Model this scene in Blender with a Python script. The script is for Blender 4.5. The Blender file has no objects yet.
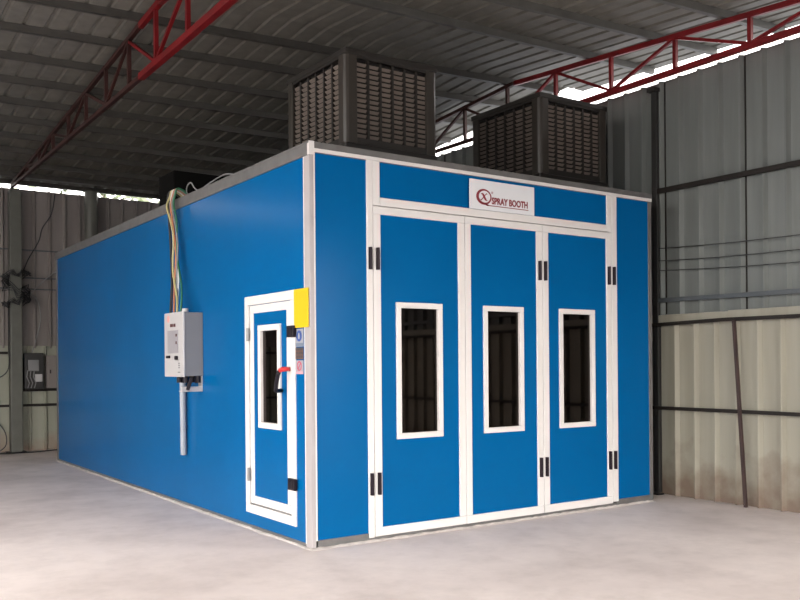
import bpy, bmesh, math, random
from mathutils import Vector, Matrix
random.seed(7)
S = bpy.context.scene
COL = S.collection

# ---------------------------------------------------------------- materials
def node_mat(name):
    m = bpy.data.materials.new(name); m.use_nodes = True
    nt = m.node_tree
    b = nt.nodes['Principled BSDF']
    return m, nt, b

def flat(name, col, rough=.5, metal=0.0, spec=.5, coat=0.0, var=.06, scale=6.0, bump=0.0):
    """procedural paint / metal: gentle noise in the colour and roughness"""
    m, nt, b = node_mat(name)
    tc = nt.nodes.new('ShaderNodeTexCoord')
    n = nt.nodes.new('ShaderNodeTexNoise'); n.inputs['Scale'].default_value = scale; n.inputs['Detail'].default_value = 6
    nt.links.new(tc.outputs['Object'], n.inputs['Vector'])
    r = nt.nodes.new('ShaderNodeValToRGB')
    r.color_ramp.elements[0].position = .3; r.color_ramp.elements[1].position = .7
    r.color_ramp.elements[0].color = [max(0, c*(1-var)) for c in col] + [1]
    r.color_ramp.elements[1].color = [min(1, c*(1+var)) for c in col] + [1]
    nt.links.new(n.outputs['Fac'], r.inputs['Fac'])
    nt.links.new(r.outputs['Color'], b.inputs['Base Color'])
    b.inputs['Roughness'].default_value = rough
    b.inputs['Metallic'].default_value = metal
    b.inputs['Specular IOR Level'].default_value = spec
    b.inputs['Coat Weight'].default_value = coat
    b.inputs['Coat Roughness'].default_value = .08
    if bump:
        bp = nt.nodes.new('ShaderNodeBump'); bp.inputs['Strength'].default_value = bump; bp.inputs['Distance'].default_value = .01
        nt.links.new(n.outputs['Fac'], bp.inputs['Height']); nt.links.new(bp.outputs['Normal'], b.inputs['Normal'])
    return m

def concrete():
    m, nt, b = node_mat('concrete')
    tc = nt.nodes.new('ShaderNodeTexCoord')
    def noise(sc, det, rough=.6):
        n = nt.nodes.new('ShaderNodeTexNoise'); n.inputs['Scale'].default_value = sc
        n.inputs['Detail'].default_value = det; n.inputs['Roughness'].default_value = rough
        nt.links.new(tc.outputs['Object'], n.inputs['Vector']); return n
    a, c, d = noise(.55, 5), noise(3.2, 9, .7), noise(45, 4)
    r = nt.nodes.new('ShaderNodeValToRGB')
    r.color_ramp.elements[0].position = .34; r.color_ramp.elements[0].color = (.545, .475, .45, 1)
    r.color_ramp.elements[1].position = .62; r.color_ramp.elements[1].color = (.74, .66, .625, 1)
    nt.links.new(a.outputs['Fac'], r.inputs['Fac'])
    r2 = nt.nodes.new('ShaderNodeValToRGB')
    r2.color_ramp.elements[0].position = .33; r2.color_ramp.elements[0].color = (.80, .79, .78, 1)
    r2.color_ramp.elements[1].position = .55; r2.color_ramp.elements[1].color = (1, 1, 1, 1)
    nt.links.new(c.outputs['Fac'], r2.inputs['Fac'])
    mx = nt.nodes.new('ShaderNodeMix'); mx.data_type = 'RGBA'; mx.blend_type = 'MULTIPLY'; mx.inputs['Factor'].default_value = .55
    nt.links.new(r.outputs['Color'], mx.inputs[6]); nt.links.new(r2.outputs['Color'], mx.inputs[7])
    nt.links.new(mx.outputs[2], b.inputs['Base Color'])
    b.inputs['Roughness'].default_value = .7
    b.inputs['Specular IOR Level'].default_value = .3
    bp = nt.nodes.new('ShaderNodeBump'); bp.inputs['Strength'].default_value = .12; bp.inputs['Distance'].default_value = .01
    nt.links.new(d.outputs['Fac'], bp.inputs['Height']); nt.links.new(bp.outputs['Normal'], b.inputs['Normal'])
    return m

def sheet(name, c0, c1, stain=None, stain_top=.55, rough=.45, metal=.0, spec=.4):
    """coated steel sheet with vertical weathering streaks, and splashed dirt near the floor where asked"""
    m, nt, b = node_mat(name)
    tc = nt.nodes.new('ShaderNodeTexCoord')
    mp = nt.nodes.new('ShaderNodeMapping'); mp.inputs['Scale'].default_value = (5, 5, .35)
    nt.links.new(tc.outputs['Object'], mp.inputs['Vector'])
    n = nt.nodes.new('ShaderNodeTexNoise'); n.inputs['Scale'].default_value = 1.6; n.inputs['Detail'].default_value = 7
    nt.links.new(mp.outputs['Vector'], n.inputs['Vector'])
    r = nt.nodes.new('ShaderNodeValToRGB')
    r.color_ramp.elements[0].position = .3; r.color_ramp.elements[0].color = (*c0, 1)
    r.color_ramp.elements[1].position = .7; r.color_ramp.elements[1].color = (*c1, 1)
    nt.links.new(n.outputs['Fac'], r.inputs['Fac'])
    out = r.outputs['Color']
    if stain:
        sx = nt.nodes.new('ShaderNodeSeparateXYZ'); nt.links.new(tc.outputs['Object'], sx.inputs['Vector'])
        n2 = nt.nodes.new('ShaderNodeTexNoise'); n2.inputs['Scale'].default_value = 3.5; n2.inputs['Detail'].default_value = 8
        nt.links.new(tc.outputs['Object'], n2.inputs['Vector'])
        mr = nt.nodes.new('ShaderNodeMapRange'); mr.inputs[1].default_value = 0; mr.inputs[2].default_value = stain_top
        mr.inputs[3].default_value = .36; mr.inputs[4].default_value = -.22
        nt.links.new(sx.outputs['Z'], mr.inputs[0])
        ad = nt.nodes.new('ShaderNodeMath'); ad.operation = 'ADD'
        nt.links.new(n2.outputs['Fac'], ad.inputs[0]); nt.links.new(mr.outputs[0], ad.inputs[1])
        r3 = nt.nodes.new('ShaderNodeValToRGB')
        r3.color_ramp.elements[0].position = .47; r3.color_ramp.elements[0].color = (0, 0, 0, 1)
        r3.color_ramp.elements[1].position = .85; r3.color_ramp.elements[1].color = (.9, .9, .9, 1)
        nt.links.new(ad.outputs[0], r3.inputs['Fac'])
        mx = nt.nodes.new('ShaderNodeMix'); mx.data_type = 'RGBA'
        nt.links.new(r3.outputs['Color'], mx.inputs['Factor'])
        nt.links.new(out, mx.inputs[6]); mx.inputs[7].default_value = (*stain, 1)
        out = mx.outputs[2]
    nt.links.new(out, b.inputs['Base Color'])
    b.inputs['Roughness'].default_value = rough; b.inputs['Metallic'].default_value = metal
    b.inputs['Specular IOR Level'].default_value = spec
    return m

def glass(name, tint, refl=.5):
    m = bpy.data.materials.new(name); m.use_nodes = True
    nt = m.node_tree; nt.nodes.remove(nt.nodes['Principled BSDF'])
    out = nt.nodes['Material Output']
    t = nt.nodes.new('ShaderNodeBsdfTransparent'); t.inputs['Color'].default_value = (*tint, 1)
    g = nt.nodes.new('ShaderNodeBsdfGlossy'); g.inputs['Roughness'].default_value = .03; g.inputs['Color'].default_value = (.7, .6, .57, 1)
    f = nt.nodes.new('ShaderNodeFresnel'); f.inputs['IOR'].default_value = 1.5
    mx = nt.nodes.new('ShaderNodeMixShader')
    nt.links.new(f.outputs[0], mx.inputs[0]); nt.links.new(t.outputs[0], mx.inputs[1]); nt.links.new(g.outputs[0], mx.inputs[2])
    nt.links.new(mx.outputs[0], out.inputs['Surface'])
    return m

M = dict(
    blue=flat('blue_panel', (0.000234, 0.08424, 0.245), .2, spec=.08, var=.05, scale=1.2),
    white=flat('white_coated_frame', (0.5943, 0.5725, 0.555), .4, spec=.3, var=.02),
    zinc=flat('galvanised_trim', (0.1217, 0.118, 0.1142), .5, metal=.2, var=.16, scale=9),
    inner=flat('booth_lining', (.25, .25, .25), .6),
    glass=glass('tinted_glass', (.05, .043, .043)),
    black=flat('black_plastic', (.012, .01, .014), .4, spec=.15),
    hinge=flat('black_hinge', (0.012, 0.006, 0.01), .35, spec=.15),
    steel=flat('steel_hinge', (.20, .20, .20), .35, metal=.6),
    red_plastic=flat('red_plastic', (.5, .02, .02), .35),
    concrete=concrete(),
    wall_up=sheet('zinc_wall_sheet', (0.1106, 0.1198, 0.1121), (0.1455, 0.1569, 0.1474), rough=.5),
    wall_low=sheet('cream_wall_sheet', (0.2303, 0.2161, 0.1705), (0.2763, 0.2639, 0.2131), stain=(.13, .09, .065), stain_top=.75, rough=.55),
    wall_back=sheet('grey_back_sheet', (0.1685, 0.1482, 0.1361), (0.2106, 0.1877, 0.175), rough=.55),
    wall_back_low=sheet('pale_green_back_sheet', (0.2445, 0.2473, 0.1958), (0.2913, 0.2947, 0.235), stain=(.25, .18, .14), stain_top=.4, rough=.55),
    roof=sheet('roof_sheet', (0.1237, 0.1171, 0.09998), (0.1619, 0.1542, 0.1333), rough=.6),
    purlin=flat('purlin_steel', (0.04585, 0.04183, 0.03575), .55, metal=.1, var=.15),
    purlin_lit=flat('lit_purlin_steel', (.085, .083, .075), .55, metal=.1, var=.15),  # same steel, lighter to paint in the daylight from the open front
    girt=flat('dark_girt', (0.0147, 0.01176, 0.01008), .6, spec=.2, var=.2),
    girt_grey=flat('blue_grey_girt', (0.0616, 0.07, 0.0756), .5, var=.1),
    rust=flat('rusty_tube', (0.0336, 0.0168, 0.01411), .6, var=.25),
    red=flat('red_truss_paint', (0.1255, 0.003255, 0.005115), .5, spec=.3, var=.25, scale=4),
    oxide_shade=flat('brown_truss_primer_shade', (0.0315, 0.00924, 0.00714), .6, spec=.3, var=.25, scale=4),  # primer on the left truss, painted-in shade on the right one
    post=flat('pale_post', (0.332, 0.3081, 0.3081), .45, spec=.3, var=.04),
    col_grey=flat('greenish_column_paint', (0.0864, 0.0864, 0.072), .5, var=.12),
    col_dark=flat('dark_column_paint', (0.01125, 0.0105, 0.0095), .6, var=.15),
    cool=flat('cooler_plastic', (0.01189, 0.009317, 0.007319), .5, var=.1),
    cool_post=flat('cooler_post_plastic', (.026, .0215, .017), .4, var=.08),
    cool_slat=flat('cooler_slat_plastic', (0.1402, 0.1162, 0.09782), .55, var=.1),
    pad=flat('cooler_pad', (0.0054, 0.0042, 0.0036), .9, var=.3, scale=60),
    duct=flat('dark_duct', (0.00315, 0.00294, 0.00273), .7, spec=.08),
    box_white=flat('cabinet_white', (0.414, 0.4031, 0.4031), .4, var=.02),
    box_grey=flat('cabinet_side_grey', (0.1674, 0.1674, 0.1752), .45, var=.03),
    lcd=flat('panel_grey', (0.279, 0.2666, 0.2852), .35, var=.05),
    dark_mark=flat('dark_print', (.08, .03, .03), .6),
    red_mark=flat('faded_red_print', (.62, .30, .28), .6),
    pvc=flat('pvc_conduit', (0.2496, 0.2746, 0.3095), .4, var=.04),
    yellow=flat('yellow_sheet', (0.608, 0.3878, 0), .5, var=.03),
    sign_white=flat('sign_white', (0.6221, 0.6307, 0.648), .35, var=.015),
    sign_red=flat('sign_red', (0.18, 0.006, 0.0132), .5, var=.05),
    st_blue=flat('sticker_blue', (0.018, 0.06, 0.252), .5),
    st_white=flat('sticker_white', (0.2752, 0.2828, 0.305), .5),
    st_pale=flat('sticker_pale_blue', (0.1296, 0.1656, 0.2232), .5),
    st_red=flat('sticker_red', (0.42, 0.048, 0.096), .5),
    st_pink=flat('sticker_pink', (0.468, 0.273, 0.325), .5),
    st_grey=flat('sticker_grey', (0.048, 0.044, 0.048), .5),
    st_brown=flat('sticker_brown', (0.102, 0.054, 0.042), .5),
    cab_green=flat('cable_green', (0.0168, 0.1232, 0.056), .5),
    cab_yellow=flat('cable_yellow', (0.4, 0.352, 0.16), .5),
    cab_orange=flat('cable_orange', (0.385, 0.14, 0.063), .5),
    cab_white=flat('cable_white', (.55, .55, .54), .5),
    cab_black=flat('cable_black', (.012, .012, .014), .5),
    cab_grey=flat('cable_grey', (0.176, 0.176, 0.176), .5),
    meter=flat('meter_black', (.02, .019, .018), .5),
    bark=flat('bark', (.2, .16, .12), .9, var=.3),
    earth=flat('packed_earth', (0.169, 0.1794, 0.1995), .9, spec=.2, var=.25, scale=2),
    leaf=flat('leaf', (.075, .10, .045), .6, var=.4, scale=3),
    mortar=flat('mortar', (0.45, 0.4095, 0.387), .85, var=.2, scale=14),
)

# ---------------------------------------------------------------- mesh helpers
ORG = {}
class MB:
    def __init__(s): s.bm = bmesh.new()
    def box(s, x0, x1, y0, y1, z0, z1):
        v = [s.bm.verts.new((x, y, z)) for x in (x0, x1) for y in (y0, y1) for z in (z0, z1)]
        for f in ((0, 1, 3, 2), (4, 6, 7, 5), (0, 4, 5, 1), (2, 3, 7, 6), (0, 2, 6, 4), (1, 5, 7, 3)):
            s.bm.faces.new([v[i] for i in f])
        return s
    def ring_y(s, x0, x1, z0, z1, w, y0, y1, wb=None):   # rectangular frame lying in XZ
        wb = w if wb is None else wb
        s.box(x0, x1, y0, y1, z1-w, z1); s.box(x0, x1, y0, y1, z0, z0+wb)
        s.box(x0, x0+w, y0, y1, z0+wb, z1-w); s.box(x1-w, x1, y0, y1, z0+wb, z1-w); return s
    def ring_x(s, y0, y1, z0, z1, w, x0, x1):
        s.box(x0, x1, y0, y1, z1-w, z1); s.box(x0, x1, y0, y1, z0, z0+w)
        s.box(x0, x1, y0, y0+w, z0+w, z1-w); s.box(x0, x1, y1-w, y1, z0+w, z1-w); return s
    def prism(s, prof, axis, a, b):
        """closed profile (2D list) extruded along axis from a to b"""
        def P(p, t):
            return {'x': (t, p[0], p[1]), 'y': (p[0], t, p[1]), 'z': (p[0], p[1], t)}[axis]
        A = [s.bm.verts.new(P(p, a)) for p in prof]; B = [s.bm.verts.new(P(p, b)) for p in prof]
        n = len(prof)
        for i in range(n): s.bm.faces.new((A[i], A[(i+1) % n], B[(i+1) % n], B[i]))
        s.bm.faces.new(A[::-1]); s.bm.faces.new(B); return s
    def bar(s, p, q, w, h=None, up=(0, 0, 1)):
        p, q = Vector(p), Vector(q); h = w if h is None else h
        d = (q-p).normalized(); u = Vector(up)
        if abs(d.dot(u)) > .98: u = Vector((0, 1, 0))
        r = d.cross(u).normalized(); u = r.cross(d)
        o = []
        for e in (p, q):
            o.append([s.bm.verts.new(e + r*a*w/2 + u*b*h/2) for a, b in ((-1, -1), (1, -1), (1, 1), (-1, 1))])
        A, B = o
        for i in range(4): s.bm.faces.new((A[i], A[(i+1) % 4], B[(i+1) % 4], B[i]))
        s.bm.faces.new(A[::-1]); s.bm.faces.new(B); return s
    def tube(s, pts, r, n=8):
        pts = [Vector(p) for p in pts]; rings = []
        ref = Vector((.31, .22, .92)).normalized()
        for i, p in enumerate(pts):
            d = (pts[min(i+1, len(pts)-1)] - pts[max(i-1, 0)]).normalized()
            k = ref if abs(d.dot(ref)) < .95 else Vector((1, 0, 0))
            a = d.cross(k).normalized(); b = d.cross(a)
            rr = r[i] if isinstance(r, (list, tuple)) else r
            rings.append([s.bm.verts.new(p + (a*math.cos(t) + b*math.sin(t))*rr) for t in [2*math.pi*j/n for j in range(n)]])
        for A, B in zip(rings, rings[1:]):
            best = min(range(n), key=lambda o: sum((A[j].co-B[(j+o) % n].co).length for j in range(n)))
            for j in range(n):
                s.bm.faces.new((A[j], A[(j+1) % n], B[(j+1+best) % n], B[(j+best) % n]))
        s.bm.faces.new(rings[0][::-1]); s.bm.faces.new(rings[-1]); return s
    def disc_cyl(s, c, r, axis, a, b, n=20, ry=None):
        ry = r if ry is None else ry
        return s.prism([(c[0]+r*math.cos(2*math.pi*i/n), c[1]+ry*math.sin(2*math.pi*i/n)) for i in range(n)], axis, a, b)

def finish(name, mb, mat, parent=None, bevel=0, smooth=False, origin=None):
    bm = mb.bm if isinstance(mb, MB) else mb
    o0 = Vector(ORG[parent.name]) if parent is not None else (Vector(origin) if origin else Vector((0, 0, 0)))
    bmesh.ops.translate(bm, verts=bm.verts, vec=-o0)
    bmesh.ops.recalc_face_normals(bm, faces=bm.faces)
    me = bpy.data.meshes.new(name); bm.to_mesh(me); bm.free()
    me.materials.append(M[mat])
    if smooth:
        for p in me.polygons: p.use_smooth = True
    o = bpy.data.objects.new(name, me); COL.objects.link(o)
    if bevel:
        md = o.modifiers.new('bevel', 'BEVEL'); md.width = bevel; md.segments = 2; md.limit_method = 'ANGLE'
    if parent is not None:
        o.parent = parent; ORG[o.name] = tuple(o0)
    else:
        o.location = o0; ORG[o.name] = tuple(o0)
    return o

def thing(name, label, cat, loc, group=None):
    o = bpy.data.objects.new(name, None); COL.objects.link(o); o.location = loc
    o.empty_display_size = .1
    ORG[o.name] = tuple(loc)
    return tag(o, label, cat, group)
def tag(o, label, cat, group=None):
    o['label'] = label; o['category'] = cat
    if group: o['group'] = group
    return o
def struct(o): o['kind'] = 'structure'; return o
def dup(root, loc, label):
    r = root.copy(); COL.objects.link(r); r.location = loc; r['label'] = label; ORG[r.name] = tuple(loc)
    for ch in list(root.children):
        c = ch.copy(); COL.objects.link(c); c.parent = r
        for g in ch.children:
            d = g.copy(); COL.objects.link(d); d.parent = c
    return r

# ---------------------------------------------------------------- hall
HEAD = 3.05        # underside of the unseen front cladding, added to cut high daylight
WX = 4.28          # right wall, inner face of its upper sheets
BY = 9.5           # back wall
RIDGE_Y, RIDGE_Z = 2.3, 4.78
def zr(y): return RIDGE_Z - (.068*(y-RIDGE_Y) if y > RIDGE_Y else .07*(RIDGE_Y-y))     # top of the truss chords

struct(finish('floor', MB().box(-7.2, WX+.15, -8.2, BY+.2, -.2, 0), 'concrete'))
struct(finish('ground', MB().box(-60, 60, -60, 60, -.4, -.03), 'earth'))

def rib_profile(a0, a1, pitch, phase, h, wtop=.016, wbot=.06):
    """corrugation as (position, height) steps"""
    pts = [(a0, 0)]
    k = math.ceil((a0+wbot-phase)/pitch)
    while phase + k*pitch < a1 - wbot:
        c = phase + k*pitch
        pts += [(c-wbot/2, 0), (c-wtop/2, h), (c+wtop/2, h), (c+wbot/2, 0)]
        k += 1
    pts.append((a1, 0)); return pts

def wall_sheet(name, mat, axis, a0, a1, z0, z1, base, sgn, pitch, phase, h=.046, parent=None, t=.004):
    """vertical corrugated cladding, ribs towards the hall; axis = the wall's horizontal run"""
    pr = rib_profile(a0, a1, pitch, phase, h)
    front = [(a, base + sgn*d) for a, d in pr]; back = [(a, base + sgn*(d-t)) for a, d in pr][::-1]
    prof = front + back
    mb = MB()
    if axis == 'y': mb.prism([(d, a) for a, d in prof], 'z', z0, z1)
    else: mb.prism([(a, d) for a, d in prof], 'z', z0, z1)
    return finish(name, mb, mat, parent)

wr = struct(wall_sheet('wall_right', 'wall_up', 'y', -6.85, BY, 1.78, 4.25, WX, -1, .232, .25))
wall_sheet('lower_cladding', 'wall_low', 'y', -6.85, BY, 0, 1.77, WX-.035, -1, .232, .06, parent=wr)
j = MB()
for k in range(-5, 10): j.box(WX-.007, WX+.001, .25-.232*(4*k)-.046, .25-.232*(4*k)-.033, 1.85, 4.23)
for k in range(-7, 10): j.box(WX-.042, WX-.034, -.405-.232*(4*k)-.02, -.405-.232*(4*k)-.012, .02, 1.76)
finish('sheet_joint', j, 'girt', wr)
c = MB().box(WX-.075, WX-.03, -5.2, -.56, 1.765, 1.845); c.box(WX-.075, WX-.03, -.56, BY, 1.76, 1.838)
finish('capping_strip', c, 'wall_low', wr, bevel=.004)

wb = struct(wall_sheet('wall_back', 'wall_back', 'x', -7, WX, 1.66, 4.235, BY, -1, .24, .11))
wall_sheet('lower_cladding', 'wall_back_low', 'x', -7, WX, 0, 1.70, BY-.03, -1, .24, .02, parent=wb)

struct(wall_sheet('shade_wall_front', 'wall_back', 'x', -6.6, WX, HEAD, 4.12, -6.85, 1, .24, .11))  # unseen, added behind the camera to darken the upper parts
struct(wall_sheet('shade_wall_left', 'wall_back', 'y', 3.4, BY, 0, 4.2, -6.5, 1, .24, .11))  # unseen, added to keep daylight off the back left corner
# roof sheets, ribs running down the slope
def roof_slope(name, x0, x1, y0, y1, phase, parent=None):
    pr = rib_profile(x0, x1, .205, phase, .02, .03, .06)
    mb = MB(); bm = mb.bm
    prof = [(x, h) for x, h in pr] + [(x, h+.004) for x, h in pr[::-1]]
    rows = []
    for y in (y0, y1):
        ed = 4.35 + (y+7)*.1 if y < 9 and y0 < 0 else None      # the free edge runs slightly askew
        fx = lambda x: x if ed is None or x < 4 else 4 + (x-4)*(ed-4)/(x1-4)
        rows.append([bm.verts.new((fx(x), y, zr(y)+.075+h)) for x, h in prof])
    n = len(prof); A, B = rows
    for i in range(n): bm.faces.new((A[i], A[(i+1) % n], B[(i+1) % n], B[i]))
    bm.faces.new(A[::-1]); bm.faces.new(B)
    return finish(name, mb, 'roof', parent)
ce = struct(roof_slope('ceiling', -6.6, 5.32, -7.0, RIDGE_Y, -1.42))
roof_slope('rear_roof_slope', -6.6, 5.0, RIDGE_Y-.01, 9.62, -1.42, ce)

# purlins
py_near = [-6.9, -6.05, -5.2, -4.35, -3.5, -2.66, -1.82, -.98, -.13, .71, 1.62]
py_far = [2.78, 3.56, 4.3, 5.0, 5.70, 6.39, 7.06, 7.72, 8.4, 9.0, 9.46]
ORD = ['first', 'second', 'third', 'fourth', 'fifth', 'sixth', 'seventh', 'eighth', 'ninth', 'tenth', 'eleventh', 'twelfth']
for side, ys in (('far', py_far), ('near', py_near)):
    n = len(ys)
    for i, y in enumerate(ys):
        sk = .11 * max(0, min(1, (9.5-y)/6.5))
        x0, x1 = -6.5, (4.9 if side == 'far' else 4.28+.1*(y+7)-.05)
        mb = MB(); w, h = .05, .075
        ends = []
        for x in (x0, x1):
            yy = y - sk*(x+.35)
            if side == 'far': yy = max(yy, RIDGE_Y+.06)
            else: yy = min(yy, RIDGE_Y-.04)
            if side == 'near' and x < 0: yy = y + min(sk*5.15, .12 if i == n-1 else 1)
            zz = zr(yy)
            # lipped C channel
            ends.append([mb.bm.verts.new((x, yy+a, zz+b)) for a, b in ((-w/2, .002), (w/2, .002), (w/2, .016), (-w/2+.006, .016), (-w/2+.006, h-.012), (w/2, h-.012), (w/2, h), (-w/2, h))])
        A, B = ends
        for j in range(8): mb.bm.faces.new((A[j], A[(j+1) % 8], B[(j+1) % 8], B[j]))
        mb.bm.faces.new(A[::-1]); mb.bm.faces.new(B)
        o = finish('roof_purlin', mb, 'purlin' if side == 'far' else 'purlin_lit')
        if side == 'far':
            lab = 'grey steel roof purlin on the rear slope, %s one from the back wall' % ORD[n-1-i]
        else:
            lab = 'grey steel roof purlin on the front slope, %s one in front of the roof ridge' % ORD[n-1-i]
        tag(o, lab, 'purlin', 'purlins under the roof sheets')

# trusses
def truss(xa, xb, label, w, w2, z0=4.205, ym=2.88):
    """front half painted red, rear half dark brown: primer on the left truss, painted shade on the right; runs from (xa, y0) to (xb, y1)"""
    y0, y1 = -6.9, 9.42
    X = lambda y: xa + (xb-xa)*(y-y0)/(y1-y0)
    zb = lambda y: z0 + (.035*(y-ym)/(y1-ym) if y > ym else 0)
    t = thing('roof_truss', label, 'roof truss', (X(y1), 9.3, 4.2), 'red roof trusses')
    def chord(name, pts, w, h, m, lab=None):
        mb = MB()
        for p, q in zip(pts, pts[1:]): mb.bar(p, q, w, h)
        o = finish(name, mb, m, t, bevel=.004)
        if lab: o['label'] = lab
    def P(y, z): return (X(y), y, z)
    chord('bottom_chord', [P(y0, zb(y0)), P(ym, zb(ym))], w, w, 'red')
    chord('bottom_chord', [P(ym, zb(ym)), P(y1, zb(y1))], w2, w2, 'oxide_shade', 'dark brown rear half of the lower chord')
    top = lambda y: zr(y)-w/2
    chord('top_chord', [P(y0, top(y0)), P(RIDGE_Y, top(RIDGE_Y))] + ([P(ym, top(ym))] if ym > RIDGE_Y+.1 else []), w*.8, w, 'red')
    top2 = lambda y: zr(y)-w2/2
    chord('top_chord', [P(ym, top2(ym)), P(y1, top2(y1))], w2, w2, 'oxide_shade', 'dark brown rear half of the upper chord')
    for k in range(-9, 11):
        y = .77+.83*k
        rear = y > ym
        ww, m = (w2, 'oxide_shade') if rear else (w, 'red')
        if zr(y)-ww-zb(y)-ww/2 > .03:
            finish('vertical_web', MB().bar(P(y, zb(y)+ww/2-.006), P(y, zr(y)-ww+.006), .038), m, t)
        if k < 10:
            yn = y+.83
            a, b = ((y, zb(y)+.02), (yn, zr(yn)-ww*.7)) if k % 2 == 0 else ((y, zr(y)-ww*.7), (yn, zb(yn)+.02))
            if min(zr(y), zr(yn)) - zb(y) > .12:
                finish('diagonal_web', MB().bar(P(*a), P(*b), .03), m, t)
    return t
truss(-.37, -.24, 'red steel roof truss crossing the ceiling at the upper left', .062, .045)
truss(4.10, 4.10, 'red steel roof truss above the right wall, seen against the sky', .055, .045, 4.245, 2.31)  # brown past the ridge is shade put into the colour

# columns
t = thing('steel_column', 'greenish grey steel column at the back wall, under the left roof truss', 'column', (-.22, 9.30, 0), 'steel columns')
mb = MB().box(-.31, -.13, 9.22, 9.38, 0.012, 4.165); finish('shaft', mb, 'col_grey', t, bevel=.012)
finish('base_plate', MB().box(-.36, -.08, 9.17, 9.43, 0, .014), 'col_dark', t)
t = thing('steel_column', 'round grey pipe column rising behind the blue booth, its top in the roof gap', 'column', (.97, 9.3, 0), 'steel columns')
finish('shaft', MB().disc_cyl((.97, 9.3), .105, 'z', 0.012, 4.27, 24), 'col_grey', t, smooth=False)
finish('base_plate', MB().box(.82, 1.12, 9.15, 9.44, 0, .014), 'col_dark', t)
t = thing('steel_column', 'dark steel column on the right wall just behind the booth corner', 'column', (4.15, .31, 0), 'steel columns')
finish('shaft', MB().box(4.195, 4.25, .255, .325, .012, 4.17), 'col_dark', t, bevel=.008)
finish('cap', MB().box(4.15, 4.25, .24, .34, 4.14, 4.18), 'col_dark', t)
finish('base_plate', MB().box(4.11, 4.20, .20, .42, 0, .014), 'col_dark', t)

# rails on the walls
def rail(label, pts, w, mat, cat='rail', name='wall_rail', h=None, group='rails on the right wall'):
    mb = MB()
    for a, b in zip(pts, pts[1:]): mb.bar(a, b, w, h or w)
    return tag(finish(name, mb, mat), label, cat, group)
xr = WX-.068
rail('thin dark rail across the upper sheets of the right wall, topmost on that wall', [(xr, .25, 3.115), (xr, -5.1, 3.10)], .045, 'girt')
rail('blue grey rail on the right wall just above the cream lower sheets', [(xr, .25, 1.99), (xr, -5.1, 1.94)], .042, 'girt_grey')
xl = WX-.035-.068
rail('dark rail along the top edge of the cream sheets, under the pale capping', [(xl-.005, 9.3, 1.72), (xl-.005, .45, 1.735), (xl-.005, -.55, 1.757), (xl-.005, -5.1, 1.74)], .034, 'girt')
rail('dark rail at mid height of the cream lower sheets on the right wall', [(xl, 9.3, .895), (xl, -.6, .887), (xl, -5.1, .87)], .034, 'girt')
tag(finish('wall_post', MB().bar((xl-.03, -.665, 1.745), (xl-.03, -.775, .0), .028), 'rust'), 'rusty brown leaning post against the cream sheets of the right wall', 'post')
for i, (z0, z1, lab) in enumerate(((2.525, 2.475, 'topmost of the three thin cables strung along the right wall'),
                                   (2.398, 2.345, 'middle of the three thin cables strung along the right wall'),
                                   (2.30, 2.235, 'lowest of the three thin cables strung along the right wall'))):
    pts = []
    for k in range(25):
        u = k/24; y = .27 - u*3.6
        base = z0 + (z1-z0)*(.27-y)/1.5
        pts.append((4.2 if k == 0 else xr-.005, y, z0 + (z1-z0)*min(1, (.27-y)/1.5) - .01*math.sin(math.pi*((.27-y) % 1.5)/1.5)))
    tag(finish('wall_cable', MB().tube(pts, .0042, 6), 'cab_black'), lab, 'cable', 'cables along the right wall')

xb = BY-.075
g = 'rails on the back wall'
rail('dark upper rail on the back wall left of the corner column', [(-6.9, xb, 1.585), (-.315, xb, 1.585)], .04, 'girt', group=g)
rail('dark lower rail low on the back wall behind the corner column', [(-6.9, xb, .74), (3.9, xb, .74)], .04, 'girt', group=g)
rail('dark middle rail on the back wall under the meter box', [(-.125, xb, .985), (3.9, xb, .985)], .045, 'girt', group=g)
for z, lab in ((3.25, 'topmost of the thin horizontal rails on the upper back wall'), (2.8, 'second thin horizontal rail from the top on the upper back wall'), (2.62, 'third thin horizontal rail from the top on the upper back wall')):
    rail(lab, [(-6.9, BY-.042, z), (3.9, BY-.042, z)], .022, 'girt_grey', group=g)

# meter box and cabinet on the back wall
t = thing('meter_box', 'black electric meter box beside the back column', 'meter box', (.05, 9.36, 1.01))
finish('case', MB().box(-.09, .20, 9.28, 9.43, 1.0, 1.58), 'meter', t, bevel=.01)
finish('meter', MB().box(-.04, .12, 9.25, 9.285, 1.29, 1.47), 'cab_grey', t, bevel=.008)['label'] = 'grey meter face'
finish('switch', MB().box(.06, .17, 9.25, 9.285, 1.12, 1.24), 'box_white', t, bevel=.006)['label'] = 'small white switch'
for a in (-.05, .0, .05):
    finish('lead', MB().tube([(a, 9.27, 1.3), (a-.02, 9.24, 1.2), (a+.02, 9.25, 1.1), (a, 9.27, 1.02)], .008, 6), 'cab_grey', t)
t = thing('electric_cabinet', 'grey sheet metal cabinet beside the black meter box', 'cabinet', (.38, 9.36, 1.01))
finish('body', MB().box(.245, .68, 9.30, 9.43, 1.01, 1.54), 'wall_back', t, bevel=.006)
finish('door', MB().box(.27, .66, 9.285, 9.30, 1.035, 1.515), 'wall_back', t, bevel=.004)
finish('latch', MB().box(.29, .31, 9.272, 9.286, 1.25, 1.31), 'girt', t)

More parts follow.
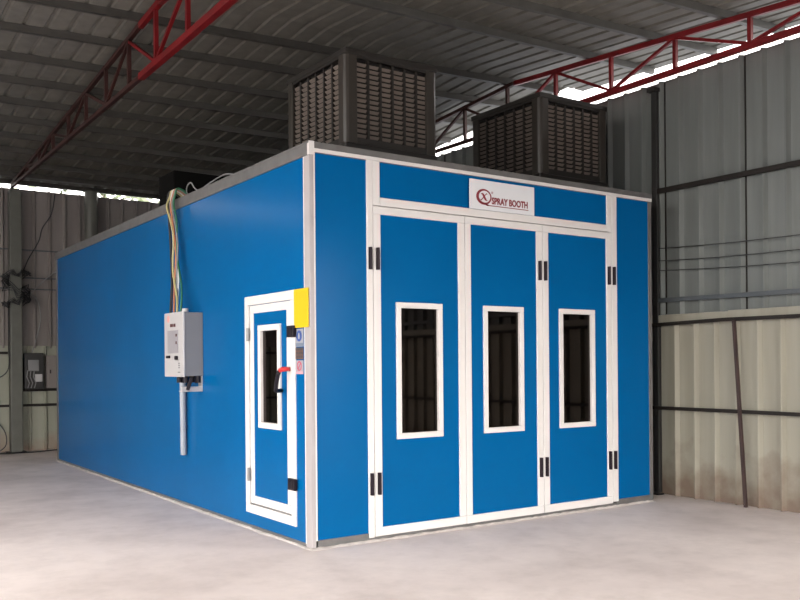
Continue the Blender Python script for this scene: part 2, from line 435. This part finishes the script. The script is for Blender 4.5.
# cables round the back column
pts = []
for k in range(220):
    a = k*.42; r = .17 + .05*math.sin(k*1.7)
    pts.append((-.22 + r*math.cos(a), 9.29 + (.13+.02*math.sin(k*.9))*math.sin(a) - .06, 2.34 + .52*(.5+.5*math.sin(k*.137)) + .05*math.sin(k*2.1)))
tag(finish('cable_coil', MB().tube(pts, .008, 5), 'cab_black'), 'tangled black cable coil wound round the back column', 'cable')
def cable(label, pts, r, mat, sub=6, group=None, name='cable', n=6):
    P = [Vector(p) for p in pts]; out = []
    for i in range(len(P)-1):
        p0, p1, p2, p3 = P[max(i-1, 0)], P[i], P[i+1], P[min(i+2, len(P)-1)]
        for k in range(sub):
            t = k/sub
            out.append(.5*((2*p1) + (p2-p0)*t + (2*p0-5*p1+4*p2-p3)*t*t + (3*p1-p0-3*p2+p3)*t**3))
    out.append(P[-1])
    return tag(finish(name, MB().tube(out, r*.82, n), mat), label, 'cable', group)
yb = 9.40
cable('wavy black cable hanging from the roof edge down the back wall to the column', [(.42, yb, 4.2), (.36, yb, 3.86), (.22, yb, 3.62), (.16, yb, 3.4), (-.0, yb, 3.1), (-.06, yb, 2.95), (-.12, yb-.03, 2.85)], .012, 'cab_black')
cable('pale cable slanting from the booth roof to the back column', [(.50, 7.7, 3.0), (.45, 8.4, 2.98), (.3, 9.3, 2.83), (.0, 9.36, 2.52), (-.1, 9.34, 2.42)], .01, 'cab_grey')
cable('grey cable curving down the back wall to the meter box', [(-.1, 9.36, 2.6), (.12, 9.38, 2.45), (.18, 9.39, 2.15), (.12, 9.38, 1.85), (.03, 9.36, 1.57)], .01, 'cab_grey')
cable('thin black cable dropping down the left face of the back column', [(-.33, 9.26, 2.4), (-.335, 9.24, 2.0), (-.33, 9.25, 1.7), (-.35, 9.26, 1.3), (-.6, 9.38, 1.15), (-.95, 9.41, 1.2)], .011, 'cab_black')
cable('black cable looping low on the back wall left of the column', [(-.9, 9.41, .75), (-.6, 9.41, .6), (-.38, 9.40, .35), (-.36, 9.38, .12), (-.5, 9.3, .012)], .01, 'cab_black')
cable('dark cable lying on the floor along the back wall', [(-1.0, 9.0, .013), (-.5, 9.08, .013), (0, 9.05, .013), (.35, 9.2, .013), (.8, 9.25, .013)], .012, 'cab_black')

# ---------------------------------------------------------------- spray booth
W, L, H = 3.78, 7.57, 3.0
booth = thing('spray_booth', 'blue panelled spray booth with white framed doors in the middle of the hall', 'booth', (W/2, L/2, 0))
Bp = lambda n, mb, m, par=None, bev=.004, **k: finish(n, mb, m, par or booth, bevel=bev, **k)
TH = .06
# side wall with a doorway cut in it
s = MB()
s.box(0, TH, 1.10, 7.5, .03, 2.9); s.box(0, TH, .085, .30, .03, 2.9)
s.box(0, TH, .30, 1.10, 1.89, 2.9); s.box(0, TH, .30, 1.10, .03, .17)
Bp('side_panel', s, 'blue', bev=0)
Bp('side_panel', MB().box(W-TH, W, .06, 7.5, .06, 2.9), 'blue', bev=0)
Bp('rear_panel', MB().box(.05, W-.05, L-TH, L, .06, 2.9), 'blue', bev=0)
Bp('front_panel', MB().box(.035, .495, .0, TH, .06, 2.92), 'blue', bev=0)
Bp('front_panel', MB().box(3.275, 3.742, .0, TH, .06, 2.945), 'blue', bev=0)
Bp('transom_panel', MB().box(.60, 3.155, .0, TH, 2.64, 2.935), 'blue', bev=0)
Bp('lining', MB().box(TH, TH+.01, TH+.03, .30, .06, 2.88).box(TH, TH+.01, 1.1, L-TH, .06, 2.88).box(W-TH-.01, W-TH, TH, L-TH, .06, 2.88).box(TH+.01, W-TH-.01, L-TH-.01, L-TH, .06, 2.88), 'inner', bev=0)
Bp('roof_deck', MB().box(.02, W-.02, .02, L-.02, 2.88, 2.985), 'zinc', bev=0)
# posts
Bp('corner_post', MB().prism([(-.006, -.006), (.030, -.006), (.030, .055), (.055, .055), (.055, .085), (-.006, .085)], 'z', 0, 2.90), 'post', bev=.003)
Bp('edge_bead', MB().box(.030, .040, -.009, .03, .06, 2.92).box(-.009, .03, .079, .087, .03, 2.90), 'white', bev=.002)
Bp('corner_post', MB().box(W-.042, W+.006, -.006, .05, 0, 2.955), 'zinc', bev=.003)
Bp('corner_post', MB().box(-.006, .05, L-.07, L+.006, 0, 2.91), 'zinc', bev=.003)
Bp('corner_post', MB().box(W-.05, W+.006, L-.06, L+.006, 0, 2.91), 'zinc', bev=.003)
# trims
tr = MB().box(-.012, .03, -.012, L+.012, 2.9, 3.0); tr.box(-.016, -.008, -.014, L+.012, 2.985, 3.0)
Bp('top_trim', tr, 'zinc', bev=.003)
Bp('top_trim', MB().box(W-.03, W+.012, .03, L+.012, 2.9, 3.0), 'zinc', bev=.003)
Bp('top_trim', MB().box(.03, W-.03, L-.03, L+.012, 2.9, 3.0), 'zinc', bev=.003)
ft = MB().box(.03, W+.012, -.012, .03, 2.952, 3.0); ft.box(.03, W-.03, -.005, .03, 2.918, 2.953)
Bp('top_trim', ft, 'zinc', bev=.003)
Bp('front_top_strip', MB().box(-.012, W, -.018, -.0055, 2.922, 2.95).box(-.014, .03, -.02, .012, 2.90, 3.0), 'white', bev=.002)
bt = MB().box(-.006, .05, .085, L-.06, 0, .034); bt.box(.045, .52, -.008, .05, 0, .064); bt.box(3.255, W-.04, -.008, .05, 0, .064)
bt.box(.52, 3.255, -.004, .05, 0, .032)
Bp('base_trim', bt, 'zinc', bev=.003)
# mortar bead along the base
mb = MB(); bm = mb.bm
def bead(path, nrm):
    n = 90; rows = []
    for i in range(n+1):
        u = i/n; p = Vector(path[0]).lerp(Vector(path[1]), u)
        w = .016 + .022*random.random()**2; h = .006 + .005*random.random()
        q = Vector(nrm)
        rows.append([bm.verts.new(p), bm.verts.new(p+Vector((0, 0, h*1.5))), bm.verts.new(p+q*w*.6+Vector((0, 0, h))), bm.verts.new(p+q*w)])
    for A, B in zip(rows, rows[1:]):
        for j in range(4): bm.faces.new((A[j], A[(j+1) % 4], B[(j+1) % 4], B[j]))
    bm.faces.new(rows[0][::-1]); bm.faces.new(rows[-1])
bead((-.008, -.01, 0), (-.009, L, 0)) if False else None
bead(((-.008, -.02, 0), (-.008, L, 0))[0:2], (-1, 0, 0)); bead(((-.02, -.008, 0), (W, -.008, 0)), (0, -1, 0))
Bp('mortar_bead', mb, 'mortar', bev=0)

# front door frame
jf = MB()
jf.box(.487, .541, -.012, .05, .028, 2.948); jf.box(3.211, 3.284, -.012, .05, .045, 2.942)
jf.box(.541, .608, -.012, .05, 2.581, 2.948); jf.box(3.150, 3.211, -.012, .05, 2.581, 2.942)
jf.box(.608, 3.150, -.012, .05, 2.581, 2.646)
Bp('door_frame', jf, 'white', bev=.005)

def front_door(x0, x1, wl, wr, wx0, wx1):
    wx0 -= .008; wx1 -= .008
    z0, z1 = .033, 2.576
    gx0, gx1, gz0, gz1 = wx0+.045, wx1-.045, .77+.045, 1.843-.045
    p = MB(); y0, y1 = .0, .045
    p.box(x0+.01, wx0+.02, y0, y1, z0+.01, z1-.01); p.box(wx1-.02, x1-.01, y0, y1, z0+.01, z1-.01)
    p.box(wx0+.02, wx1-.02, y0, y1, z0+.01, .79); p.box(wx0+.02, wx1-.02, y0, y1, 1.823, z1-.01)
    d = finish('door', p, 'blue', booth)
    fr = MB(); fr.box(x0, x1, -.012, .048, z1-.062, z1); fr.box(x0, x1, -.012, .048, z0, z0+.068)
    fr.box(x0, x0+wl, -.012, .048, z0+.068, z1-.062); fr.box(x1-wr, x1, -.012, .048, z0+.068, z1-.062)
    finish('door_frame', fr, 'white', d, bevel=.005)
    finish('window_frame', MB().ring_y(wx0, wx1, .77, 1.843, .045, -.016, .046), 'white', d, bevel=.004)
    finish('window_pane', MB().box(gx0-.01, gx1+.01, .012, .018, gz0-.01, gz1+.01), 'glass', d)
    return d
def hinge(d, xc, z):
    for x in (xc-.034, xc+.034):
        h = MB().box(x-.012, x+.012, -.034, -.010, z-.085, z+.085)
        h.tube([(x, -.032, z-.085), (x, -.032, z+.085)], .010, 10)
        finish('hinge', h, 'hinge', d, bevel=.002)
d1 = front_door(.545, 1.443, .068, .068, .762, 1.215)
d2 = front_door(1.447, 2.320, .062, .070, 1.648, 2.100)
d3 = front_door(2.324, 3.207, .070, .067, 2.531, 2.986)
for z in (2.17, .44):
    hinge(d1, .545, z); hinge(d2, 2.314, z); hinge(d3, 3.198, z)

# side personnel door
Bp('side_door_frame', MB().ring_x(.235, 1.127, .133, 1.927, .073, -.012, .05), 'white', bev=.004)
p = MB(); x0, x1 = .004, .044
p.box(x0, x1, .32, .50, .215, 1.855); p.box(x0, x1, .86, 1.045, .215, 1.855)
p.box(x0, x1, .50, .86, .215, .865); p.box(x0, x1, .50, .86, 1.66, 1.855)
sd = finish('door', p, 'blue', booth)
finish('door_frame', MB().ring_x(.318, 1.044, .216, 1.850, .066, -.003, .046), 'white', sd, bevel=.004)
finish('window_frame', MB().ring_x(.482, .876, .849, 1.682, .048, -.014, .046), 'white', sd, bevel=.004)
finish('window_pane', MB().box(.012, .018, .52, .84, .88, 1.645), 'glass', sd)
for z in (1.612, .453):
    finish('latch', MB().box(-.038, -.010, .212, .318, z-.044, z+.044).box(-.045, -.036, .23, .29, z-.03, z+.03), 'black', sd, bevel=.008)
    finish('hinge', MB().box(-.022, -.010, 1.030, 1.068, z-.052, z+.052).tube([(-.022, 1.049, z-.055), (-.022, 1.049, z+.055)], .010, 10), 'steel', sd, bevel=.002)
hp = [(-.004, .335, 1.327), (-.05, .300, 1.327), (-.078, .308, 1.326), (-.09, .332, 1.316), (-.092, .357, 1.28), (-.092, .376, 1.235), (-.092, .388, 1.19), (-.088, .402, 1.163), (-.06, .440, 1.158), (-.004, .475, 1.16)]
finish('handle', MB().tube(hp[3:], .016, 10), 'black', sd, smooth=True)
finish('handle_grip', MB().tube(hp[:4], .018, 10), 'red_plastic', sd, smooth=True)['label'] = 'red end of the door handle'

# ---------------------------------------------------------------- sign over the front doors
t = thing('sign_board', 'white sign board reading SPRAY BOOTH above the folding front doors', 'sign', (1.875, -.01, 2.65))
finish('board', MB().box(1.512, 2.237, -.03, -.0225, 2.649, 2.896), 'sign_white', t, bevel=.001)
def text_mesh(name, s, x, z, height, width, mat, parent, y=-.031, plane='front', bold=.0):
    cu = bpy.data.curves.new(name, 'FONT'); cu.body = s; cu.size = 1; cu.extrude = .004; cu.offset = bold; cu.resolution_u = 4
    ob = bpy.data.objects.new(name, cu); COL.objects.link(ob)
    bpy.context.view_layer.update()
    me = bpy.data.meshes.new_from_object(ob.evaluated_get(bpy.context.evaluated_depsgraph_get()))
    bpy.data.objects.remove(ob); bpy.data.curves.remove(cu)
    xs = [v.co.x for v in me.vertices]; ys = [v.co.y for v in me.vertices]
    ax, bx, ay, by = min(xs), max(xs), min(ys), max(ys)
    o0 = Vector(ORG[parent.name])
    for v in me.vertices:
        u = (v.co.x-ax)/(bx-ax)*width; w = (v.co.y-ay)/(by-ay)*height
        dz = -.0012 if v.co.z > 0 else .0
        if plane == 'front': v.co = Vector((x+u, y+dz, z+w)) - o0
        else: v.co = Vector((y+dz, x-u, z+w)) - o0
    me.materials.clear(); me.materials.append(M[mat]); me.name = name
    o = bpy.data.objects.new(name, me); COL.objects.link(o); o.parent = parent
    return o
# lettering slopes with nothing: it stands level on the board
text_mesh('lettering', 'SPRAY BOOTH', 1.750, 2.703, .060, .408, 'sign_red', t, y=-.0302, bold=.04)
finish('underline', MB().box(1.70, 2.166, -.0316, -.030, 2.686, 2.6925), 'sign_red', t)
lg = MB(); n = 40; cx, cz = 1.664, 2.757
out, inn = [], []
for i in range(n):
    a = 2*math.pi*i/n
    k = .017 + .007*math.cos(a-math.radians(200))
    out.append((cx+.083*math.cos(a), cz+.066*math.sin(a))); inn.append((cx+(.083-k*1.2)*math.cos(a), cz+(.066-k)*math.sin(a)))
vo = [[lg.bm.verts.new((p[0], y, p[1])) for p in ring] for ring in (out, inn) for y in (-.0316, -.030)]
O0, O1, I0, I1 = vo
for i in range(n):
    j = (i+1) % n
    lg.bm.faces.new((O0[i], O0[j], I0[j], I0[i])); lg.bm.faces.new((O1[i], I1[i], I1[j], O1[j]))
    lg.bm.faces.new((O0[i], O1[i], O1[j], O0[j])); lg.bm.faces.new((I0[i], I0[j], I1[j], I1[i]))
lg.prism([(1.668, 2.698), (1.690, 2.704), (1.722, 2.6925), (1.722, 2.686), (1.70, 2.684)], 'y', -.0316, -.030)
finish('logo_ring', lg, 'sign_red', t)
lx = MB()
lx.prism([(1.632, 2.785), (1.652, 2.789), (1.664, 2.782), (1.694, 2.734), (1.704, 2.731), (1.700, 2.726), (1.682, 2.727), (1.671, 2.734), (1.644, 2.777), (1.634, 2.781)], 'y', -.0316, -.030)
lx.prism([(1.690, 2.789), (1.702, 2.786), (1.701, 2.779), (1.692, 2.781), (1.640, 2.727), (1.627, 2.729), (1.627, 2.736), (1.636, 2.735)], 'y', -.0314, -.030)
t.location.x -= .027; t.location.z -= .006
finish('logo_letter', lx, 'sign_red', t)
text_mesh('registered_mark', '®', 1.744, 2.790, .020, .022, 'sign_red', t, y=-.0302)

# ---------------------------------------------------------------- things on the side wall
t = tag(finish('notice_sheet', MB().box(-.0185, -.0125, .008, .228, 1.636, 1.925), 'yellow', origin=(-.015, .12, 1.64)), 'blank yellow sheet fixed between the side door and the white corner', 'notice')
t = thing('sticker', 'pale blue safety sticker with a round blue symbol, below the yellow sheet', 'sticker', (-.004, .175, 1.5), 'stickers beside the side door')
finish('backing', MB().box(-.004, -.0003, .112, .235, 1.495, 1.628), 'st_white', t)
finish('symbol', MB().disc_cyl((.175, 1.575), .042, 'x', -.0055, -.004, 22), 'st_blue', t)
finish('figure', MB().prism([(.165, 1.553), (.187, 1.553), (.19, 1.575), (.182, 1.597), (.168, 1.597), (.161, 1.575)], 'x', -.0066, -.0055), 'st_white', t)
finish('caption_band', MB().box(-.0055, -.004, .118, .229, 1.498, 1.522), 'st_pale', t)
t = thing('sticker', 'small dark grey and brown sticker, middle of the three beside the side door', 'sticker', (-.004, .175, 1.40), 'stickers beside the side door')
finish('backing', MB().box(-.004, -.0003, .115, .235, 1.400, 1.488), 'st_brown', t)
mk = MB().box(-.0055, -.004, .12, .23, 1.468, 1.486)
for a in range(3):
    for b in range(2): mk.box(-.0055, -.004, .128+a*.035, .15+a*.035, 1.41+b*.027, 1.428+b*.027)
finish('print', mk, 'st_grey', t)
t = thing('sticker', 'white and red prohibition sticker, lowest of the three beside the side door', 'sticker', (-.004, .175, 1.29), 'stickers beside the side door')
finish('backing', MB().box(-.004, -.0003, .115, .235, 1.288, 1.392), 'st_white', t)
rg = MB(); n = 22
R0 = [[rg.bm.verts.new((x, .175+r*math.cos(2*math.pi*i/n), 1.349+r*math.sin(2*math.pi*i/n))) for i in range(n)] for r in (.037, .027) for x in (-.0055, -.004)]
for i in range(n):
    j = (i+1) % n; a, b, c, d = R0
    rg.bm.faces.new((a[i], a[j], c[j], c[i])); rg.bm.faces.new((b[i], d[i], d[j], b[j]))
    rg.bm.faces.new((a[i], b[i], b[j], a[j])); rg.bm.faces.new((c[i], c[j], d[j], d[i]))
rg.bar((-.0048, .152, 1.372), (-.0048, .198, 1.326), .0014, .009, up=(0, .7, .7))
finish('prohibition_ring', rg, 'st_red', t)
finish('caption_band', MB().box(-.0055, -.004, .118, .232, 1.291, 1.308), 'st_pink', t)

# control cabinet
t = thing('control_cabinet', 'grey and white control cabinet mounted on the blue side wall', 'cabinet', (-.0, 2.3, 1.26))
finish('body', MB().box(-.180, -.0005, 2.062, 2.535, 1.262, 1.850), 'box_grey', t, bevel=.006)
finish('front_cover', MB().box(-.197, -.178, 2.052, 2.545, 1.255, 1.858), 'box_white', t, bevel=.006)
xf = -.198
finish('display_panel', MB().box(xf-.003, xf+.002, 2.175, 2.45, 1.476, 1.69), 'lcd', t)
finish('indicator', MB().box(xf-.008, xf-.002, 2.20, 2.225, 1.63, 1.655).box(xf-.008, xf-.002, 2.20, 2.225, 1.56, 1.585), 'dark_mark', t)
finish('print', MB().disc_cyl((2.43, 1.80), .034, 'x', xf-.001, xf+.001), 'red_mark', t)['label'] = 'faint red round mark'
mk = MB()
for y0, y1 in ((2.245, 2.27), (2.275, 2.295), (2.31, 2.335), (2.34, 2.365), (2.37, 2.385)): mk.box(xf-.001, xf+.001, y0, y1, 1.722, 1.752)
finish('print', mk, 'dark_mark', t)['label'] = 'row of dark printed characters'
finish('switch', MB().box(xf-.014, xf+.002, 2.385, 2.47, 1.43, 1.455), 'black', t, bevel=.003)
finish('knob', MB().disc_cyl((2.20, 1.432), .019, 'x', xf-.024, xf+.002, 16), 'black', t)
mk = MB()
for z in (1.335, 1.355, 1.375): mk.box(xf-.001, xf+.001, 2.14, 2.175, z, z+.012)
mk.box(xf-.001, xf+.001, 2.13, 2.19, 1.292, 1.304)
finish('print', mk, 'box_grey', t)
sh = MB().box(-.20, -.0005, 2.085, 2.115, 1.125, 1.165); sh.box(-.20, -.0005, 2.08, 2.16, 1.118, 1.128); sh.box(-.012, -.0005, 2.08, 2.16, 1.128, 1.263)
finish('bracket', sh, 'box_white', t, bevel=.002)
for yy, xx in ((2.10, -.04), (2.15, -.14), (2.22, -.05), (2.28, -.15), (2.36, -.10)):
    finish('cable_gland', MB().disc_cyl((xx, yy), .026, 'z', 1.20, 1.264, 12), 'black', t)
finish('plug', MB().bar((-.115, 2.07, 1.245), (-.15, 2.075, 1.135), .035, .03), 'black', t, bevel=.004)
finish('vent_cap', MB().disc_cyl((-.15, 2.12), .03, 'z', 1.856, 1.885, 14), 'box_white', t)

tag(finish('conduit_pipe', MB().tube([(-.045, 2.48, 1.262), (-.04, 2.48, .50)], .029, 14), 'pvc', smooth=False, origin=(-.045, 2.48, .5)), 'pale grey plastic conduit pipe running down below the control cabinet', 'pipe')

g = 'cables rising from the control cabinet'
def drop(label, y0, y1, mat, ph, x0=-.035, r=.011, amp=.035, over=.1):
    pts = [(.25, y0-.1-over, 3.02), (.10, y0-.02, 3.03), (.02, y0, 3.075), (-.035, y0, 3.085), (-.055, y0+.005, 3.03)]
    for k in range(9):
        u = k/8
        pts.append((x0-.03*(1-u)-.10*u*u, y0+(y1-y0)*u + amp*math.sin(u*7+ph)*math.sin(math.pi*u), 2.93 - u*(2.93-1.856)))
    cable(label, pts, r, mat, group=g)
drop('white cable in the bundle above the control cabinet', 2.70, 2.36, 'cab_white', 0, r=.012)
drop('orange cable in the bundle above the control cabinet', 2.66, 2.41, 'cab_orange', 1.8, x0=-.05, r=.012)
drop('yellow green cable looping highest over the booth edge above the control cabinet', 2.745, 2.30, 'cab_yellow', 3.4, x0=-.06, r=.013, amp=.07)
drop('green cable at the right of the bundle above the control cabinet', 2.60, 2.25, 'cab_green', 4.6, x0=-.045, r=.011, amp=.06)
drop('black cable at the left of the bundle above the control cabinet', 2.80, 2.56, 'cab_black', 5.5, x0=-.03, r=.016, amp=.01)
drop('grey cable in the bundle above the control cabinet', 2.63, 2.32, 'cab_grey', 2.6, x0=-.05, r=.010, amp=.045)
cable('thin grey wire curling along the booth roof edge above the cables', [(.12, 2.6, 3.012), (.03, 2.52, 3.04), (-.0, 2.42, 3.09), (.0, 2.33, 3.10), (.02, 2.3, 3.05), (.03, 2.2, 3.012), (.02, 1.9, 3.03), (.03, 1.6, 3.05), (.06, 1.4, 3.012)], .008, 'cab_grey', name='wire')

# ---------------------------------------------------------------- evaporative coolers on the booth roof
def cooler(x, y, label):
    w, d, h, z0 = .95, 1.05, .985, 3.0
    t = thing('evaporative_cooler', label, 'cooler', (x+w/2, y+d/2, z0), 'evaporative coolers on the booth roof')
    X0, X1, Y0, Y1, Z1 = x, x+w, y, y+d, z0+h
    b = MB().box(X0+.03, X1-.03, Y0+.03, Y1-.03, z0, z0+.10); b.box(X0+.01, X1-.01, Y0+.01, Y1-.01, z0+.10, z0+.135); b.box(X0, X1, Y0, Y1, z0+.145, z0+.20)
    finish('base_tray', b, 'cool', t, bevel=.01)
    finish('top_cover', MB().box(X0, X1, Y0, Y1, Z1-.05, Z1).box(X0+.08, X1-.08, Y0+.08, Y1-.08, Z1, Z1+.015), 'cool', t, bevel=.012)
    finish('pad', MB().box(X0+.055, X1-.055, Y0+.055, Y1-.055, z0+.2, Z1-.05), 'pad', t)
    r = .1
    for (cx, cy, sx, sy) in ((X0, Y0, 1, 1), (X1, Y0, -1, 1), (X0, Y1, 1, -1), (X1, Y1, -1, -1)):
        pr = [(0, r*1.15), (0, .035), (.012, .012), (.035, 0), (r*1.15, 0), (r*1.15, .03), (.06, .06), (.03, r*1.15)]
        pr = [(cx+sx*a, cy+sy*b) for a, b in pr]
        if sx*sy < 0: pr = pr[::-1]
        finish('corner_post', MB().prism(pr, 'z', z0+.2, Z1-.05), 'cool_post', t, bevel=.004)
    zlo, zhi = z0+.20, Z1-.05
    # louvre panels: an outer frame, uprights and six columns of tilted slats
    for side in ('front', 'left', 'right', 'rear'):
        fx = side in ('front', 'rear')
        a0, a1 = (X0+.095, X1-.07) if fx else (Y0+.095, Y1-.07)
        base = {'front': Y0, 'rear': Y1, 'left': X0, 'right': X1}[side]; sg = -1 if side in ('front', 'left') else 1
        def P(a, dep, z): return (a, base - sg*dep, z) if fx else (base - sg*dep, a, z)
        def bx(mb, a, b, d0, d1, z0_, z1_):
            p, q = P(a, d0, z0_), P(b, d1, z1_)
            mb.box(min(p[0], q[0]), max(p[0], q[0]), min(p[1], q[1]), max(p[1], q[1]), z0_, z1_)
        fr = MB()
        bx(fr, a0, a1, .008, .05, zhi-.02, zhi); bx(fr, a0, a1, .008, .05, zlo, zlo+.05)
        bx(fr, a0, a0+.02, .008, .05, zlo+.05, zhi-.02); bx(fr, a1-.02, a1, .008, .05, zlo+.05, zhi-.02)
        nc = 6; cw = (a1-a0-.04)/nc
        for i in range(1, nc): bx(fr, a0+.02+i*cw-.011, a0+.02+i*cw+.011, .02, .05, zlo+.05, zhi-.02)
        pn = finish('louvre_frame', fr, 'cool', t)
        nr = 15; ph = (zhi-.02-zlo-.075)/nr
        for i in range(nc):
            sl = MB()
            for j in range(nr):
                za = zlo+.05+j*ph
                u0, u1 = a0+.02+i*cw+.014, a0+.02+(i+1)*cw-.014
                tilt = .0
                pts = []
                # slat leaning out at its foot, catching the light from below and in front
                q = [(u0, .046, za+ph*.30-tilt), (u1, .046, za+ph*.30+tilt), (u1, .022, za+ph*.80+tilt), (u0, .022, za+ph*.80-tilt)]
                vs = [sl.bm.verts.new(P(*c)) for c in q] + [sl.bm.verts.new(P(c[0], c[1]+.005, c[2]+.002)) for c in q]
                for fc in ((0, 1, 2, 3), (7, 6, 5, 4), (0, 4, 5, 1), (1, 5, 6, 2), (2, 6, 7, 3), (3, 7, 4, 0)): sl.bm.faces.new([vs[k] for k in fc])
            finish('louvre_slats', sl, 'cool_slat', pn)
    return t
c1 = cooler(.637, .538, 'brown louvred evaporative cooler on the booth roof above its near corner, left of the other')
dup(c1, (2.828+.475, .536+.525, 3.0), 'brown louvred evaporative cooler on the booth roof beside the right wall')

t = thing('exhaust_duct', 'dark sheet metal duct box standing on the rear of the booth roof', 'duct', (1.25, 4.4, 3.0))
finish('casing', MB().box(.5, 2.0, 4.15, 4.65, 3.0, 3.62), 'duct', t, bevel=.01)
finish('flange', MB().box(.485, 2.015, 4.135, 4.665, 3.36, 3.40), 'duct', t)

# ---------------------------------------------------------------- trees outside, seen through the gaps under the roof
def tree(label, x, y, h, rad, seed, n=2600):
    rnd = random.Random(seed)
    t = thing('tree', label, 'tree', (x, y, -.03), 'trees outside the hall')
    tr_ = MB().tube([(x, y, -.03), (x+.1, y, h*.3), (x-.05, y+.1, h*.6), (x, y, h*.85)], [.2, .16, .11, .04], 10)
    limbs = []
    for k in range(9):
        a = rnd.random()*6.28; zz = h*(.35+.05*k)
        e = (x+math.cos(a)*rad*.7, y+math.sin(a)*rad*.7, zz+rad*.5); limbs.append(e)
        tr_.tube([(x, y, zz), ((x+e[0])/2, (y+e[1])/2, zz+rad*.15), e], [.07, .05, .02], 6)
    finish('trunk', tr_, 'bark', t)
    lf = MB()
    for k in range(n):
        c = limbs[rnd.randrange(len(limbs))] if rnd.random() < .75 else (x, y, h*.8)
        p = Vector((rnd.gauss(c[0], rad*.32), rnd.gauss(c[1], rad*.32), rnd.gauss(c[2], rad*.3)))
        a = Vector((rnd.gauss(0, 1), rnd.gauss(0, 1), rnd.gauss(0, .6))).normalized(); b = a.orthogonal().normalized()
        L_, W_ = .2+.12*rnd.random(), .07+.04*rnd.random()
        lf.bm.faces.new([lf.bm.verts.new(p+q) for q in (-a*L_/2, b*W_, a*L_/2, -b*W_)])
    finish('foliage', lf, 'leaf', t)
tree('leafy tree outside beyond the right wall, glimpsed under the roof edge', 18.5, 12.5, 9.2, 2.4, 3)
tree('tree outside behind the back wall, glimpsed above it at the left of the photo', -1.2, 17.5, 6.6, 1.9, 5)
tree('tree outside behind the back wall, glimpsed above it over the rear of the booth', 4.6, 19.5, 6.8, 1.8, 8)

# ---------------------------------------------------------------- camera
cd = bpy.data.cameras.new('camera'); cam = bpy.data.objects.new('camera', cd); COL.objects.link(cam)
yaw, roll = .60368, -.00802
fw = Vector((math.sin(yaw), math.cos(yaw), 0)); rt = Vector((math.cos(yaw), -math.sin(yaw), 0)); up = Vector((0, 0, 1))
r2 = rt*math.cos(roll) + up*math.sin(roll); u2 = -rt*math.sin(roll) + up*math.cos(roll)
m = Matrix((r2, u2, -fw)).transposed().to_4x4(); m.translation = Vector((-3.12218, -5.67626, 1.3591))
cam.matrix_world = m
cd.sensor_width = 36; cd.lens = 878.45/800*36; cd.shift_y = 63.9/800
cd.clip_start = .05
S.camera = cam

# ---------------------------------------------------------------- daylight
w = bpy.data.worlds.new('overcast_sky'); S.world = w; w.use_nodes = True
bg = w.node_tree.nodes['Background']
bg.inputs['Color'].default_value = (1.0, .955, .92, 1); bg.inputs['Strength'].default_value = 1.0

S.view_settings.view_transform = 'Standard'; S.view_settings.look = 'None'
S.view_settings.exposure = 3.2; S.view_settings.gamma = 1; S.view_settings.use_curve_mapping = False
